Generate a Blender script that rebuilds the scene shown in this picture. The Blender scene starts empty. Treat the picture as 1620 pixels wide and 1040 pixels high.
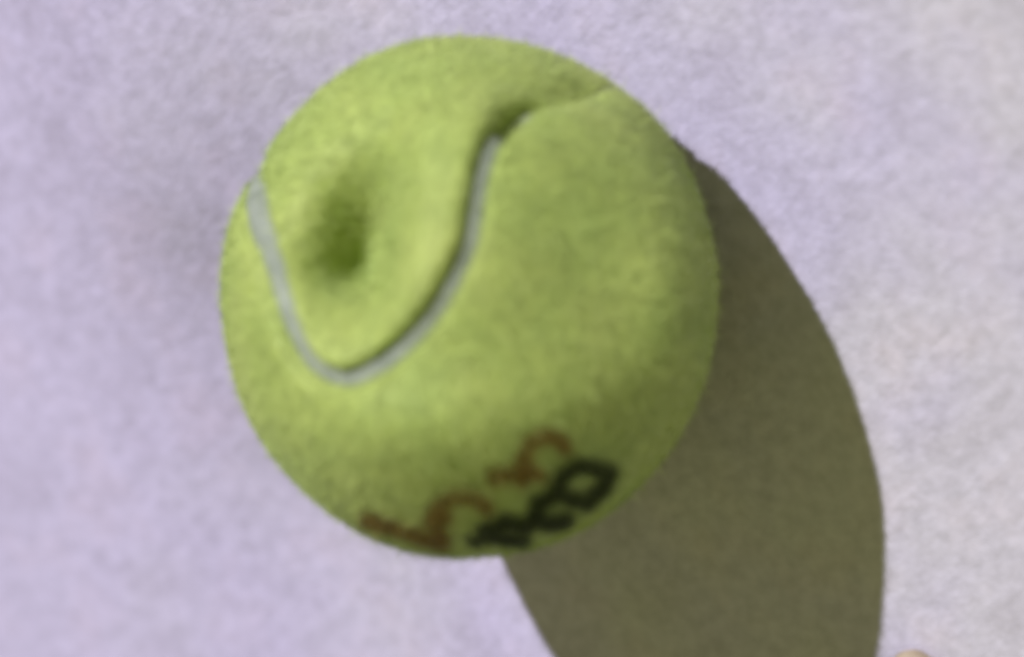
import bpy, bmesh, math
import numpy as np
from mathutils import Vector, Matrix

# ------------------------------------------------------------------ camera, light, exposure
R = 0.033                      # ball radius in metres
DIST = 20.0                    # camera distance in ball radii
CU, CV = 0.4879, 0.3492        # tilt of the viewing direction against the ground normal
SUN_AZ, SUN_EL = math.radians(-70.8), math.radians(44.6)   # travel azimuth, elevation
CX, CY, RP = 741.0, 472.0, 395.0                           # where the ball stands in the photograph

scene = bpy.context.scene
zc = np.array([CU, CV, math.sqrt(1 - CU * CU - CV * CV)])
xc = np.cross([0, 1, 0], zc); xc /= np.linalg.norm(xc)
yc = np.cross(zc, xc)
CAM = np.stack([xc, yc, zc], 1)            # columns: camera axes in the world
ball_c = np.array([0, 0, R])

cam_data = bpy.data.cameras.new('camera')
cam = bpy.data.objects.new('camera', cam_data)
scene.collection.objects.link(cam)
cam_pos = ball_c + R * (DIST * zc + (810 - CX) / RP * xc - (520 - CY) / RP * yc)
cam.matrix_world = Matrix(((*map(float, CAM[0]), cam_pos[0]), (*map(float, CAM[1]), cam_pos[1]),
                           (*map(float, CAM[2]), cam_pos[2]), (0, 0, 0, 1)))
cam_data.sensor_width = 36.0
cam_data.lens = RP * math.sqrt(DIST ** 2 - 1) / 1620 * 36.0
cam_data.clip_start = 0.01
cam_data.clip_end = 50.0
scene.camera = cam
cam_data.dof.use_dof = True
cam_data.dof.focus_distance = R * (DIST + 0.75)
cam_data.dof.aperture_fstop = 8.0

world = bpy.data.worlds.new('World')
scene.world = world
world.use_nodes = True
bg = world.node_tree.nodes['Background']
bg.inputs['Color'].default_value = (0.95, 0.95, 0.42, 1)
bg.inputs['Strength'].default_value = 0.30

sun_data = bpy.data.lights.new('sun', 'SUN')
sun_data.energy = 4.7
sun_data.color = (0.92, 0.89, 1.0)
sun_data.angle = math.radians(0.9)
sun = bpy.data.objects.new('sun', sun_data)
scene.collection.objects.link(sun)
sun_dir = Vector((math.cos(SUN_EL) * math.cos(SUN_AZ), math.cos(SUN_EL) * math.sin(SUN_AZ), -math.sin(SUN_EL)))
sun.rotation_euler = sun_dir.to_track_quat('-Z', 'Y').to_euler()
sun.location = (-0.2, 0.6, 0.6)

scene.view_settings.view_transform = 'Standard'
scene.view_settings.look = 'None'
scene.view_settings.exposure = 0.0
scene.view_settings.gamma = 1.0
scene.view_settings.use_curve_mapping = False
scene.cycles.pixel_filter_type = 'BLACKMAN_HARRIS'
scene.cycles.filter_width = 6.0          # the photograph is a soft, low-resolution video still

rng = np.random.default_rng(7)


# ------------------------------------------------------------------ helpers
def smooth(a, b, x):
    t = np.clip((x - a) / (b - a), 0.0, 1.0)
    return t * t * (3 - 2 * t)


def mesh_object(name, verts, faces, mat, parent=None, attrs=None, smooth_shade=True):
    me = bpy.data.meshes.new(name)
    verts = np.asarray(verts, np.float32)
    faces = np.asarray(faces, np.int32)
    k = faces.shape[1]
    me.vertices.add(len(verts)); me.vertices.foreach_set('co', verts.ravel())
    me.loops.add(faces.size); me.loops.foreach_set('vertex_index', faces.ravel())
    me.polygons.add(len(faces))
    me.polygons.foreach_set('loop_start', np.arange(0, faces.size, k, dtype=np.int32))
    me.polygons.foreach_set('use_smooth', np.full(len(faces), smooth_shade))
    for an, av in (attrs or {}).items():
        at = me.attributes.new(an, 'FLOAT', 'POINT')
        at.data.foreach_set('value', np.asarray(av, np.float32))
    me.update(calc_edges=True); me.validate()
    me.materials.append(mat)
    o = bpy.data.objects.new(name, me)
    scene.collection.objects.link(o)
    if parent is not None:
        o.parent = parent
    return o


class Nodes:
    def __init__(self, name):
        self.mat = bpy.data.materials.new(name)
        self.mat.use_nodes = True
        self.nt = self.mat.node_tree
        self.bsdf = self.nt.nodes['Principled BSDF']
        self.out = self.nt.nodes['Material Output']

    def new(self, t, **kw):
        n = self.nt.nodes.new(t)
        for k, v in kw.items():
            if k in n.inputs:
                n.inputs[k].default_value = v
            else:
                setattr(n, k, v)
        return n

    def link(self, a, b):
        self.nt.links.new(a, b)

    def noise(self, coord, scale, detail=4, rough=0.55, mapping=None):
        n = self.new('ShaderNodeTexNoise')
        n.inputs['Scale'].default_value = scale
        n.inputs['Detail'].default_value = detail
        n.inputs['Roughness'].default_value = rough
        self.link(coord, n.inputs['Vector'])
        return n.outputs['Fac']

    def ramp(self, fac, stops):
        r = self.new('ShaderNodeValToRGB')
        e = r.color_ramp.elements
        while len(e) < len(stops):
            e.new(0.5)
        for i, (p, c) in enumerate(stops):
            e[i].position = p; e[i].color = (*c, 1)
        self.link(fac, r.inputs['Fac'])
        return r.outputs['Color']

    def mix(self, fac, a, b, mode='MIX'):
        m = self.new('ShaderNodeMix', data_type='RGBA', blend_type=mode)
        for sock, v in ((m.inputs[0], fac), (m.inputs[6], a), (m.inputs[7], b)):
            if hasattr(v, 'is_linked') or hasattr(v, 'links'):
                self.link(v, sock)
            else:
                sock.default_value = v if not isinstance(v, tuple) or len(v) == 4 else (*v, 1)
        return m.outputs[2]

    def bump(self, height, strength, dist, normal=None):
        b = self.new('ShaderNodeBump')
        b.inputs['Strength'].default_value = strength
        b.inputs['Distance'].default_value = dist
        self.link(height, b.inputs['Height'])
        if normal is not None:
            self.link(normal, b.inputs['Normal'])
        return b.outputs['Normal']


# ------------------------------------------------------------------ materials
def ground_material():
    m = Nodes('pale_ground')
    co = m.new('ShaderNodeTexCoord').outputs['Object']
    sep = m.new('ShaderNodeSeparateXYZ'); m.link(co, sep.inputs[0])
    lean = m.new('ShaderNodeMath', operation='MULTIPLY_ADD')      # the paler, warmer half of the surface
    m.link(sep.outputs[0], lean.inputs[0]); lean.inputs[1].default_value = 2.3
    m.link(m.noise(co, 17, 3), lean.inputs[2])
    big = lean.outputs[0]
    mid = m.noise(co, 60, 5, 0.6)
    fine = m.noise(co, 420, 4, 0.65)
    c1 = m.ramp(big, [(0.30, (0.480, 0.440, 0.615)), (0.50, (0.485, 0.455, 0.585)), (0.66, (0.505, 0.484, 0.545))])
    c2 = m.ramp(mid, [(0.30, (0.88, 0.87, 0.86)), (0.5, (1, 1, 1)), (0.7, (1.02, 0.99, 0.96))])
    c3 = m.ramp(fine, [(0.32, (0.84, 0.84, 0.83)), (0.62, (1.03, 1.03, 1.03))])
    c = m.mix(1.0, c1, c2, 'MULTIPLY')
    c = m.mix(1.0, c, c3, 'MULTIPLY')
    m.link(c, m.bsdf.inputs['Base Color'])
    m.bsdf.inputs['Roughness'].default_value = 0.9
    m.bsdf.inputs['Specular IOR Level'].default_value = 0.15
    mp = m.new('ShaderNodeMapping', vector_type='TEXTURE')
    mp.inputs['Rotation'].default_value = (0, 0, math.radians(48))
    mp.inputs['Scale'].default_value = (1.7, 1.0, 1.0)
    m.link(co, mp.inputs['Vector'])
    streak = m.noise(mp.outputs['Vector'], 300, 5, 0.68)
    n1 = m.bump(streak, 0.55, 0.0008)
    n2 = m.bump(m.noise(co, 900, 3), 0.35, 0.0003, n1)
    m.link(n2, m.bsdf.inputs['Normal'])
    return m.mat


def felt_material(name, tint=(1, 1, 1), fibre=False):
    m = Nodes(name)
    co = m.new('ShaderNodeTexCoord').outputs['Object']
    big = m.noise(co, 55, 3)
    fine = m.noise(co, 700, 5, 0.7)
    g = lambda r, gg, b: (r * tint[0], gg * tint[1], b * tint[2])
    c1 = m.ramp(big, [(0.30, g(0.385, 0.50, 0.11)), (0.5, g(0.44, 0.54, 0.125)), (0.7, g(0.485, 0.57, 0.14))])
    c2 = m.ramp(fine, [(0.3, (0.74, 0.76, 0.68)), (0.62, (1.04, 1.04, 1.04))])
    c2 = m.mix(1.0, c2, m.ramp(m.noise(co, 260, 3, 0.6), [(0.32, (0.91, 0.92, 0.89)), (0.6, (1.02, 1.02, 1.02))]), 'MULTIPLY')
    c = m.mix(1.0, c1, c2, 'MULTIPLY')
    a = m.new('ShaderNodeAttribute'); a.attribute_name = 'ink'
    c = m.mix(a.outputs['Fac'], c, (0.19, 0.095, 0.016, 1))
    b = m.new('ShaderNodeAttribute'); b.attribute_name = 'ink_dark'
    c = m.mix(b.outputs['Fac'], c, (0.011, 0.017, 0.002, 1))
    m.link(c, m.bsdf.inputs['Base Color'])
    m.bsdf.inputs['Roughness'].default_value = 0.56
    m.bsdf.inputs['Specular IOR Level'].default_value = 0.7
    m.bsdf.inputs['Sheen Weight'].default_value = 0.3
    m.bsdf.inputs['Sheen Roughness'].default_value = 0.5
    inked = m.new('ShaderNodeMath', operation='ADD', use_clamp=True)
    m.link(a.outputs['Fac'], inked.inputs[0]); m.link(b.outputs['Fac'], inked.inputs[1])
    for sock, full in (('Specular IOR Level', 0.35 if fibre else 0.65), ('Sheen Weight', 0.22)):      # ink mats the nap down
        dry = m.new('ShaderNodeMath', operation='MULTIPLY_ADD')
        m.link(inked.outputs[0], dry.inputs[0]); dry.inputs[1].default_value = -0.9 * full; dry.inputs[2].default_value = full
        m.link(dry.outputs[0], m.bsdf.inputs[sock])
    m.bsdf.inputs['Sheen Tint'].default_value = (0.95, 1.0, 0.75, 1)
    if not fibre:
        n1 = m.bump(fine, 0.6, 0.0004)
        n2 = m.bump(m.noise(co, 230, 3), 0.7, 0.0007, n1)
        m.link(n2, m.bsdf.inputs['Normal'])
    return m.mat


def seam_material():
    m = Nodes('grey_seam_rubber')
    co = m.new('ShaderNodeTexCoord').outputs['Object']
    n = m.noise(co, 300, 4)
    c = m.ramp(n, [(0.3, (0.20, 0.23, 0.185)), (0.7, (0.30, 0.335, 0.275))])
    m.link(c, m.bsdf.inputs['Base Color'])
    m.bsdf.inputs['Roughness'].default_value = 0.75
    m.link(m.bump(n, 0.4, 0.0003), m.bsdf.inputs['Normal'])
    return m.mat


def ink_material(name, col):
    m = Nodes(name)
    co = m.new('ShaderNodeTexCoord').outputs['Object']
    n = m.noise(co, 900, 4, 0.7)
    c = m.ramp(n, [(0.3, col), (0.75, tuple(min(1, v * 1.6 + 0.01) for v in col))])
    m.link(c, m.bsdf.inputs['Base Color'])
    m.bsdf.inputs['Roughness'].default_value = 0.9
    m.bsdf.inputs['Specular IOR Level'].default_value = 0.1
    at = m.new('ShaderNodeAttribute'); at.attribute_name = 'cover'
    mu = m.new('ShaderNodeMath', operation='MULTIPLY_ADD')
    m.link(n, mu.inputs[0]); mu.inputs[1].default_value = 0.5; mu.inputs[2].default_value = -0.22
    ad = m.new('ShaderNodeMath', operation='ADD', use_clamp=True)
    m.link(at.outputs['Fac'], ad.inputs[0]); m.link(mu.outputs[0], ad.inputs[1])
    mul = m.new('ShaderNodeMath', operation='MULTIPLY', use_clamp=True)
    m.link(ad.outputs[0], mul.inputs[0]); m.link(at.outputs['Fac'], mul.inputs[1])
    m.link(mul.outputs[0], m.bsdf.inputs['Alpha'])
    return m.mat


def pebble_material():
    m = Nodes('tan_pebble')
    co = m.new('ShaderNodeTexCoord').outputs['Object']
    c = m.ramp(m.noise(co, 500, 4), [(0.3, (0.27, 0.21, 0.14)), (0.7, (0.40, 0.33, 0.24))])
    m.link(c, m.bsdf.inputs['Base Color'])
    m.bsdf.inputs['Roughness'].default_value = 0.85
    return m.mat


# ------------------------------------------------------------------ photograph pixel -> places
FPX = RP * math.sqrt(DIST ** 2 - 1)


def px_ground(X, Y, z=0.0):
    d = (X - 810) / FPX * xc - (Y - 520) / FPX * yc - zc
    s = (z - cam_pos[2]) / d[2]
    return cam_pos + s * d


SX, SY = 387 / RP, 409 / RP


def px_dir(X, Y):
    """direction on the ball, in camera-aligned axes, that is seen at pixel X, Y"""
    X = np.asarray(X, float); Y = np.asarray(Y, float)
    nz = np.full(X.shape, 0.8)
    for _ in range(12):
        nx = (X - CX) * (DIST - nz) / FPX / SX
        ny = -(Y - CY) * (DIST - nz) / FPX / SY
        nz = np.sqrt(np.maximum(0.0, 1 - nx * nx - ny * ny))
    n = np.stack([nx, ny, nz], -1)
    return n / np.linalg.norm(n, axis=-1, keepdims=True)


# ------------------------------------------------------------------ ground
lv = np.array([sun_dir.x, sun_dir.y]); lv /= np.linalg.norm(lv)      # towards the shadow


def ground_height(x, y):
    h = np.zeros_like(x)
    # a shallow hollow on the sunlit side of the ball: the surface leans away from the sun there
    for (px, py, rad, slope) in HOLLOWS:
        c = px_ground(px, py)
        dx, dy = x - c[0], y - c[1]
        s = dx * lv[0] + dy * lv[1]
        c_ = dx * lv[1] - dy * lv[0]
        h += slope * rad * np.tanh(s / rad) * np.exp(-(c_ / (0.95 * rad)) ** 2)
    # gentle unevenness
    for (fx, fy, ph, am) in WAVES:
        h += am * np.sin(x * fx + y * fy + ph)
    return h


HOLLOWS = [(310, 400, 0.022, -0.26), (350, 380, 0.011, -0.10), (425, 160, 0.012, -0.13), (395, 720, 0.012, -0.08)]
WAVES = [(70, 31, 0.4, 0.00010), (-45, 88, 1.9, 0.00008), (190, -120, 2.2, 0.00003), (140, 230, 0.3, 0.00002)]

u = np.linspace(-1, 1, 420)
ax = np.sign(u) * (0.13 * np.abs(u) + 1.4 * np.abs(u) ** 9)
gx, gy = np.meshgrid(ax, ax)
gz = ground_height(gx, gy)
n_ = len(u)
idx = np.arange(n_ * n_).reshape(n_, n_)
gf = np.stack([idx[:-1, :-1], idx[:-1, 1:], idx[1:, 1:], idx[1:, :-1]], -1).reshape(-1, 4)
ground = mesh_object('ground', np.stack([gx, gy, gz], -1).reshape(-1, 3), gf, ground_material())
ground['kind'] = 'structure'

# ------------------------------------------------------------------ tennis ball: the seam line
SEAM_PX = [(985, 140), (940, 138), (880, 148), (835, 163), (808, 182), (785, 215), (768, 260), (757, 320), (747, 380),
           (727, 430), (697, 485), (660, 532), (620, 570), (575, 598), (535, 606), (490, 580), (462, 530), (440, 470),
           (424, 415), (405, 362)]


def rot(v):
    return np.array(Matrix.Rotation(float(np.linalg.norm(v)), 3, Vector(v).normalized()))


def tennis(t, b=0.184):
    a = 1 - b
    c = np.stack([a * np.cos(t) + b * np.cos(3 * t), a * np.sin(t) - b * np.sin(3 * t), 2 * math.sqrt(a * b) * np.sin(2 * t)], -1)
    return c @ rot((-2.00934681, 2.19736558, -3.74531991)).T


seen = px_dir([p[0] for p in SEAM_PX], [p[1] for p in SEAM_PX])
hidden = tennis(np.linspace(1.95, 2 * math.pi - 0.95, 26))
ctrl = np.vstack([seen, hidden])


def closed_spline(P, per=22):
    out = []
    n = len(P)
    for i in range(n):
        p0, p1, p2, p3 = P[i - 1], P[i], P[(i + 1) % n], P[(i + 2) % n]
        t = np.linspace(0, 1, per, endpoint=False)[:, None]
        out.append(0.5 * (2 * p1 + (p2 - p0) * t + (2 * p0 - 5 * p1 + 4 * p2 - p3) * t ** 2 + (3 * p1 - p0 - 3 * p2 + p3) * t ** 3))
    C = np.vstack(out)
    return C / np.linalg.norm(C, axis=1, keepdims=True)


def resample(C, n):
    for _ in range(3):
        C = (np.roll(C, 1, 0) + 2 * C + np.roll(C, -1, 0)) / 4
    L = np.r_[0, np.cumsum(np.linalg.norm(np.roll(C, -1, 0) - C, axis=1))]
    D = np.vstack([C, C[:1]])
    q = np.linspace(0, L[-1], n, endpoint=False)
    C = np.stack([np.interp(q, L, D[:, k]) for k in range(3)], 1)
    return C / np.linalg.norm(C, axis=1, keepdims=True)


seam = resample(closed_spline(ctrl), 800)
seam_t = np.roll(seam, -1, 0) - np.roll(seam, 1, 0)
seam_t /= np.linalg.norm(seam_t, axis=1, keepdims=True)
seam_b = np.cross(seam_t, seam)          # across the seam
_inside = px_dir([560], [450])[0]
_k = np.argmax(seam @ _inside)
if (_inside - seam[_k]) @ seam_b[_k] < 0:
    seam_b = -seam_b


def seam_distance(n):
    """signed distance to the seam: positive on the panel that carries the dent"""
    out = np.empty(len(n))
    for i in range(0, len(n), 20000):
        q = n[i:i + 20000]
        k = np.argmax(q @ seam.T, axis=1)
        d = q - seam[k]
        lat = np.einsum('ij,ij->i', d, seam_b[k])
        out[i:i + 20000] = np.sign(lat) * np.linalg.norm(d, axis=1)
    return out


# ------------------------------------------------------------------ tennis ball: the dented surface
def to_px(n):
    k = FPX / (DIST - n[:, 2])
    return CX + n[:, 0] * SX * k, CY - n[:, 1] * SY * k


def relief(n, sd):
    """relative change of the radius: dent, creases, swelling (no seam groove)"""
    X, Y = to_px(n)
    front = smooth(0.05, 0.35, n[:, 2])
    d = np.zeros(len(n))
    # valley along the upper seam and the pit where the seam turns
    q = ((X - 890) / 95) ** 2 + ((Y - 134) / 27) ** 2
    d -= 0.075 * np.exp(-q) * front
    q = ((X - 812) / 26) ** 2 + ((Y - 178) / 20) ** 2
    d -= 0.085 * np.exp(-q) * front
    # lip of the dented panel next to the seam
    lip = np.where(sd > 0, np.exp(-((sd - 0.10) / 0.06) ** 2), 0)
    d += 0.016 * lip * front
    # the dented panel is drawn in where it rolls over the left edge
    q = ((X - 398) / 42) ** 2 + ((Y - 305) / 48) ** 2
    d -= 0.068 * np.exp(-q) * smooth(-0.02, 0.06, sd)
    # slight swelling on the far upper side
    bulge = np.array([0.74, 0.60, -0.30])
    d += 0.030 * np.exp(-((1 - n @ bulge) / 0.07) ** 2)
    # slow lumps
    d += 0.0035 * (np.sin(7 * n[:, 0] + 3 * n[:, 1] + 1) + np.sin(9 * n[:, 1] - 5 * n[:, 2]) + np.sin(11 * n[:, 2] + 6 * n[:, 0] + 2))
    return d


HW, DEPTH = 0.034, 0.045


def seam_width(n):
    X, Y = to_px(n)
    return 1 + (0.7 * (1 - smooth(430, 560, X)) - 0.6 * smooth(830, 900, X) * (Y < 300)) * smooth(0.0, 0.2, n[:, 2])


def deeper(n):
    X, Y = to_px(n)
    f = smooth(0.0, 0.25, n[:, 2])
    k = 1 + 0.9 * np.exp(-((X - 815) / 40) ** 2 - ((Y - 178) / 32) ** 2)
    k *= 1 - 0.85 * smooth(825, 920, X) * (Y < 300) - 0.35 * smooth(470, 410, X)
    return 0.08 + (k - 0.08) * f


def groove(sd, n):
    s = np.abs(sd) / seam_width(n)
    return -DEPTH * deeper(n) * 1.7 * (1 - smooth(HW * 0.55, HW * 2.0, s))


def dent(n):
    """the deep thumb-like dent, pushed straight in"""
    X, Y = to_px(n)
    du, dv = X - 582, Y - 422
    du, dv = du * 0.985 + dv * 0.174, dv * 0.985 - du * 0.174
    q = np.sqrt((du / (92 - 55 * smooth(-30, 30, du))) ** 2 + (dv / (180 - 98 * smooth(-60, 60, dv))) ** 2)
    d = -0.54 * np.exp(-q ** 1.85)
    d -= 0.04 * np.exp(-((X - 520) / 110) ** 2 - ((Y - 300) / 140) ** 2)
    # swellings of the other panel: its flat right cheek, and the rim below the dented tongue
    d -= 0.085 * np.exp(-((X - 950) / 150) ** 2 - ((Y - 420) / 220) ** 2)
    d += 0.07 * np.exp(-((X - 1085) / 75) ** 2 - ((Y - 500) / 190) ** 2)
    d += 0.12 * np.exp(-((X - 650) / 200) ** 2 - ((Y - 695) / 88) ** 2)
    d += 0.040 * np.exp(-((X - 930) / 110) ** 2 - ((Y - 610) / 90) ** 2)
    return d * smooth(0.0, 0.3, n[:, 2])


def place(n, d):
    """camera-aligned direction and relative radius change -> metres from the ball's centre, world axes"""
    p = n * (1 + d)[:, None] * np.array([SX, SY, 1.0])
    p[:, 2] += dent(n)
    return (p @ CAM.T) * R


bm = bmesh.new()
bmesh.ops.create_icosphere(bm, subdivisions=8, radius=1.0)
tmp = bpy.data.meshes.new('tmp')
bm.to_mesh(tmp); bm.free()
nv = len(tmp.vertices)
N = np.empty(nv * 3); tmp.vertices.foreach_get('co', N); N = N.reshape(-1, 3)
N /= np.linalg.norm(N, axis=1, keepdims=True)
F = np.empty(len(tmp.polygons) * 3, np.int32); tmp.loops.foreach_get('vertex_index', F); F = F.reshape(-1, 3)
bpy.data.meshes.remove(tmp)
SD = seam_distance(N)
REL = relief(N, SD)
PW = place(N, REL + groove(SD, N))
low = PW[np.argmin(PW[:, 2])]
base = np.array([low[0], low[1], float(ground_height(np.array([low[0]]), np.array([low[1]]))[0]) - 0.0002])
shift = np.array([0, 0, base[2] - low[2]])          # so that the ball rests on the ground
centre_w = shift                                    # world place of the ball's centre
OFF = centre_w - base                               # centre relative to the empty at the contact point

ball = bpy.data.objects.new('tennis_ball', None)
ball.empty_display_size = 0.01
ball.location = base
scene.collection.objects.link(ball)
ball['label'] = 'yellow-green felt tennis ball with a deep dent and grey seam'
ball['category'] = 'tennis ball'

# ------------------------------------------------------------------ printed marks (traced strokes, in photo pixels)
Z = lambda pts: [(620 + x / 4.05, 650 + y / 4.05) for x, y in pts]
BROWN = [
    [(Z([(660, 420), (760, 385), (880, 365), (935, 400)]), 13), (Z([(850, 440), (835, 320), (870, 215), (960, 150), (1060, 165), (1105, 230)]), 12)],
    [(Z([(330, 830), (290, 720), (290, 620), (360, 550), (460, 530), (560, 560), (610, 610)]), 12), (Z([(260, 690), (350, 670)]), 14)],
    [(Z([(-150, 690), (-40, 725), (70, 755), (200, 810), (330, 850)]), 13)],
]
DARK = [
    [(Z([(1050, 500), (1090, 410), (1180, 355), (1290, 370), (1400, 400), (1350, 490), (1240, 585), (1130, 555), (1050, 500)]), 15)],
    [(Z([(1010, 555), (930, 590), (925, 680), (1010, 715), (1110, 690)]), 15)],
    [(Z([(540, 820), (640, 740), (740, 700), (860, 735), (900, 690)]), 15), (Z([(640, 800), (720, 810), (840, 830)]), 14)],
]


def stroke_field(strokes, X, Y, soft=6.0):
    f = np.zeros(len(X))
    for pts, w in strokes:
        P = np.array(pts, float)
        for a, b in zip(P[:-1], P[1:]):
            ab = b - a
            t = np.clip(((X - a[0]) * ab[0] + (Y - a[1]) * ab[1]) / (ab @ ab), 0, 1)
            d = np.hypot(X - a[0] - t * ab[0], Y - a[1] - t * ab[1])
            f = np.maximum(f, 1 - smooth(w * 0.45, w * 0.8 + soft + 5, d))
    return f


def ink_at(n, groups, soft):
    X, Y = to_px(n)
    f = np.zeros(len(n))
    near = (n[:, 2] > 0.0) & (Y > 640) & (X > 540) & (X < 1020)
    for g in groups:
        f[near] = np.maximum(f[near], stroke_field(g, X[near], Y[near], soft))
    return f


# ------------------------------------------------------------------ felt panels with their nap
felt = felt_material('felt')
fibre_felt = felt_material('felt_nap', tint=(1.12, 1.10, 1.4), fibre=True)
panels = {}
for sgn in (1, -1):
    s = SD * sgn / seam_width(N)
    keep = (s[F] > HW * 0.42).all(axis=1)
    f = F[keep]
    used, inv = np.unique(f.ravel(), return_inverse=True)
    V = PW[used] + OFF
    attrs = {'ink': np.zeros(len(used)), 'ink_dark': np.zeros(len(used))}
    panel = mesh_object('felt_panel', V, inv.reshape(-1, 3), felt, ball, attrs)
    panels[sgn] = panel
    panel['label'] = 'dented felt panel' if sgn > 0 else 'felt panel with worn print'
    # nap: short bent fibres
    tri = inv.reshape(-1, 3)
    A, B, C = V[tri[:, 0]], V[tri[:, 1]], V[tri[:, 2]]
    nr = np.cross(B - A, C - A)
    area = np.linalg.norm(nr, axis=1)
    nr /= np.maximum(area, 1e-15)[:, None]
    CNT = 140000
    pick = rng.choice(len(tri), CNT, p=area / area.sum())
    r1, r2 = rng.random((2, CNT)); sw = r1 + r2 > 1
    r1[sw], r2[sw] = 1 - r1[sw], 1 - r2[sw]
    root = A[pick] + (B[pick] - A[pick]) * r1[:, None] + (C[pick] - A[pick]) * r2[:, None]
    nn = nr[pick]
    rnd = rng.normal(size=(CNT, 3))
    tang = rnd - nn * np.einsum('ij,ij->i', rnd, nn)[:, None]
    tang /= np.linalg.norm(tang, axis=1, keepdims=True)
    lean = rng.uniform(0.6, 2.6, CNT)[:, None]
    dirn = nn + tang * lean
    dirn /= np.linalg.norm(dirn, axis=1, keepdims=True)
    side = np.cross(dirn, nn); side /= np.linalg.norm(side, axis=1, keepdims=True)
    ln = (0.0004 + 0.0011 * rng.random(CNT) ** 2)[:, None]
    ln[rng.random(CNT) < 0.05] *= 2.2              # a few stray hairs
    wd = 0.00004
    v0 = root - side * wd - nn * 0.00003; v1 = root + side * wd - nn * 0.00003
    midp = root + dirn * ln * 0.55
    v2 = midp + side * wd * 0.9; v3 = midp - side * wd * 0.9
    v4 = root + dirn * ln + tang * ln * 0.25 - nn * ln * 0.1
    FV = np.stack([v0, v1, v2, v3, v4], 1).reshape(-1, 3)
    b0 = np.arange(CNT) * 5
    FF = np.concatenate([np.stack([b0, b0 + 1, b0 + 2], 1), np.stack([b0, b0 + 2, b0 + 3], 1), np.stack([b0 + 3, b0 + 2, b0 + 4], 1)])
    rn = (root - OFF) / R @ CAM / np.array([SX, SY, 1.0]); rn /= np.linalg.norm(rn, axis=1, keepdims=True)
    ik = np.repeat(0.85 * ink_at(rn, BROWN, 6.0), 5); dk = np.repeat(0.92 * ink_at(rn, DARK, 6.0), 5)
    nap = mesh_object('felt_nap', FV, FF, fibre_felt, panel, {'ink': ik, 'ink_dark': dk}, smooth_shade=False)
    nap['kind'] = 'stuff'

# ------------------------------------------------------------------ seam strip
cross = np.linspace(-1.35, 1.35, 9)
rows = []
for c in cross:
    wid = seam_width(seam)
    n = seam + seam_b * (c * HW * wid)[:, None]
    n /= np.linalg.norm(n, axis=1, keepdims=True)
    sd = c * HW * wid
    d = relief(n, sd) - DEPTH * deeper(n) * (0.85 + 0.22 * c * c) - 0.010 * smooth(825, 900, to_px(n)[0]) * (to_px(n)[1] < 300) * smooth(0.0, 0.2, n[:, 2])
    rows.append(place(n, d) + OFF)
SV = np.stack(rows, 1)                      # along, across
n_a, n_c = SV.shape[:2]
ii = np.arange(n_a * n_c).reshape(n_a, n_c)
nx_ = np.roll(ii, -1, 0)
sf = np.stack([ii[:, :-1], nx_[:, :-1], nx_[:, 1:], ii[:, 1:]], -1).reshape(-1, 4)
mesh_object('seam', SV.reshape(-1, 3), sf, seam_material(), ball)['label'] = 'grey rubber seam line'

# ------------------------------------------------------------------ printed marks as thin ink on the felt
brown_ink = ink_material('brown_ink', (0.19, 0.095, 0.016))
dark_ink = ink_material('dark_ink', (0.011, 0.017, 0.002))
for groups, mat in ((BROWN, brown_ink), (DARK, dark_ink)):
    for g in groups:
        pts = np.array([p for st, w in g for p in st])
        x0, y0 = pts.min(0) - 26; x1, y1 = pts.max(0) + 26
        xs = np.arange(x0, x1, 2.5); ys = np.arange(y0, y1, 2.5)
        XX, YY = np.meshgrid(xs, ys)
        rr = np.hypot((XX - CX) / 387, (YY - CY) / 409)
        cov = stroke_field(g, XX.ravel(), YY.ravel(), 9.0).reshape(XX.shape)
        cov[rr > 0.992] = 0
        n = px_dir(XX.ravel(), YY.ravel())
        sd = seam_distance(n)
        P = place(n, relief(n, sd) + groove(sd, n) + 0.0035) + OFF
        ii = np.arange(XX.size).reshape(XX.shape)
        q = np.stack([ii[:-1, :-1], ii[1:, :-1], ii[1:, 1:], ii[:-1, 1:]], -1).reshape(-1, 4)
        q = q[(cov.ravel()[q] > 0.01).any(axis=1) & (rr.ravel()[q] < 0.992).all(axis=1)]
        used, inv = np.unique(q.ravel(), return_inverse=True)
        mesh_object('printed_letter', P[used], inv.reshape(-1, 4), mat, panels[-1], {'cover': cov.ravel()[used] * (0.78 if mat is brown_ink else 0.92)})

# ------------------------------------------------------------------ small tan pebble at the lower edge
bm = bmesh.new()
bmesh.ops.create_icosphere(bm, subdivisions=4, radius=1.0)
for v in bm.verts:
    p = v.co.copy()
    k = 1 + 0.10 * math.sin(3.1 * p.x + 2 * p.y) + 0.07 * math.sin(5 * p.y - 3 * p.z + 1) + 0.04 * math.sin(9 * p.x + 7 * p.z)
    v.co = Vector((p.x * 0.0042 * k, p.y * 0.0030 * k, p.z * 0.0019 * k))
me = bpy.data.meshes.new('pebble')
bm.to_mesh(me); bm.free()
for p in me.polygons:
    p.use_smooth = True
me.materials.append(pebble_material())
peb = bpy.data.objects.new('pebble', me)
pc = px_ground(1454, 1058)
peb.location = (pc[0], pc[1], float(ground_height(np.array([pc[0]]), np.array([pc[1]]))[0]) + 0.0015)
peb.rotation_euler = (0, 0, 0.5)
scene.collection.objects.link(peb)
peb['label'] = 'small tan pebble on the pale ground at the bottom edge'
peb['category'] = 'pebble'
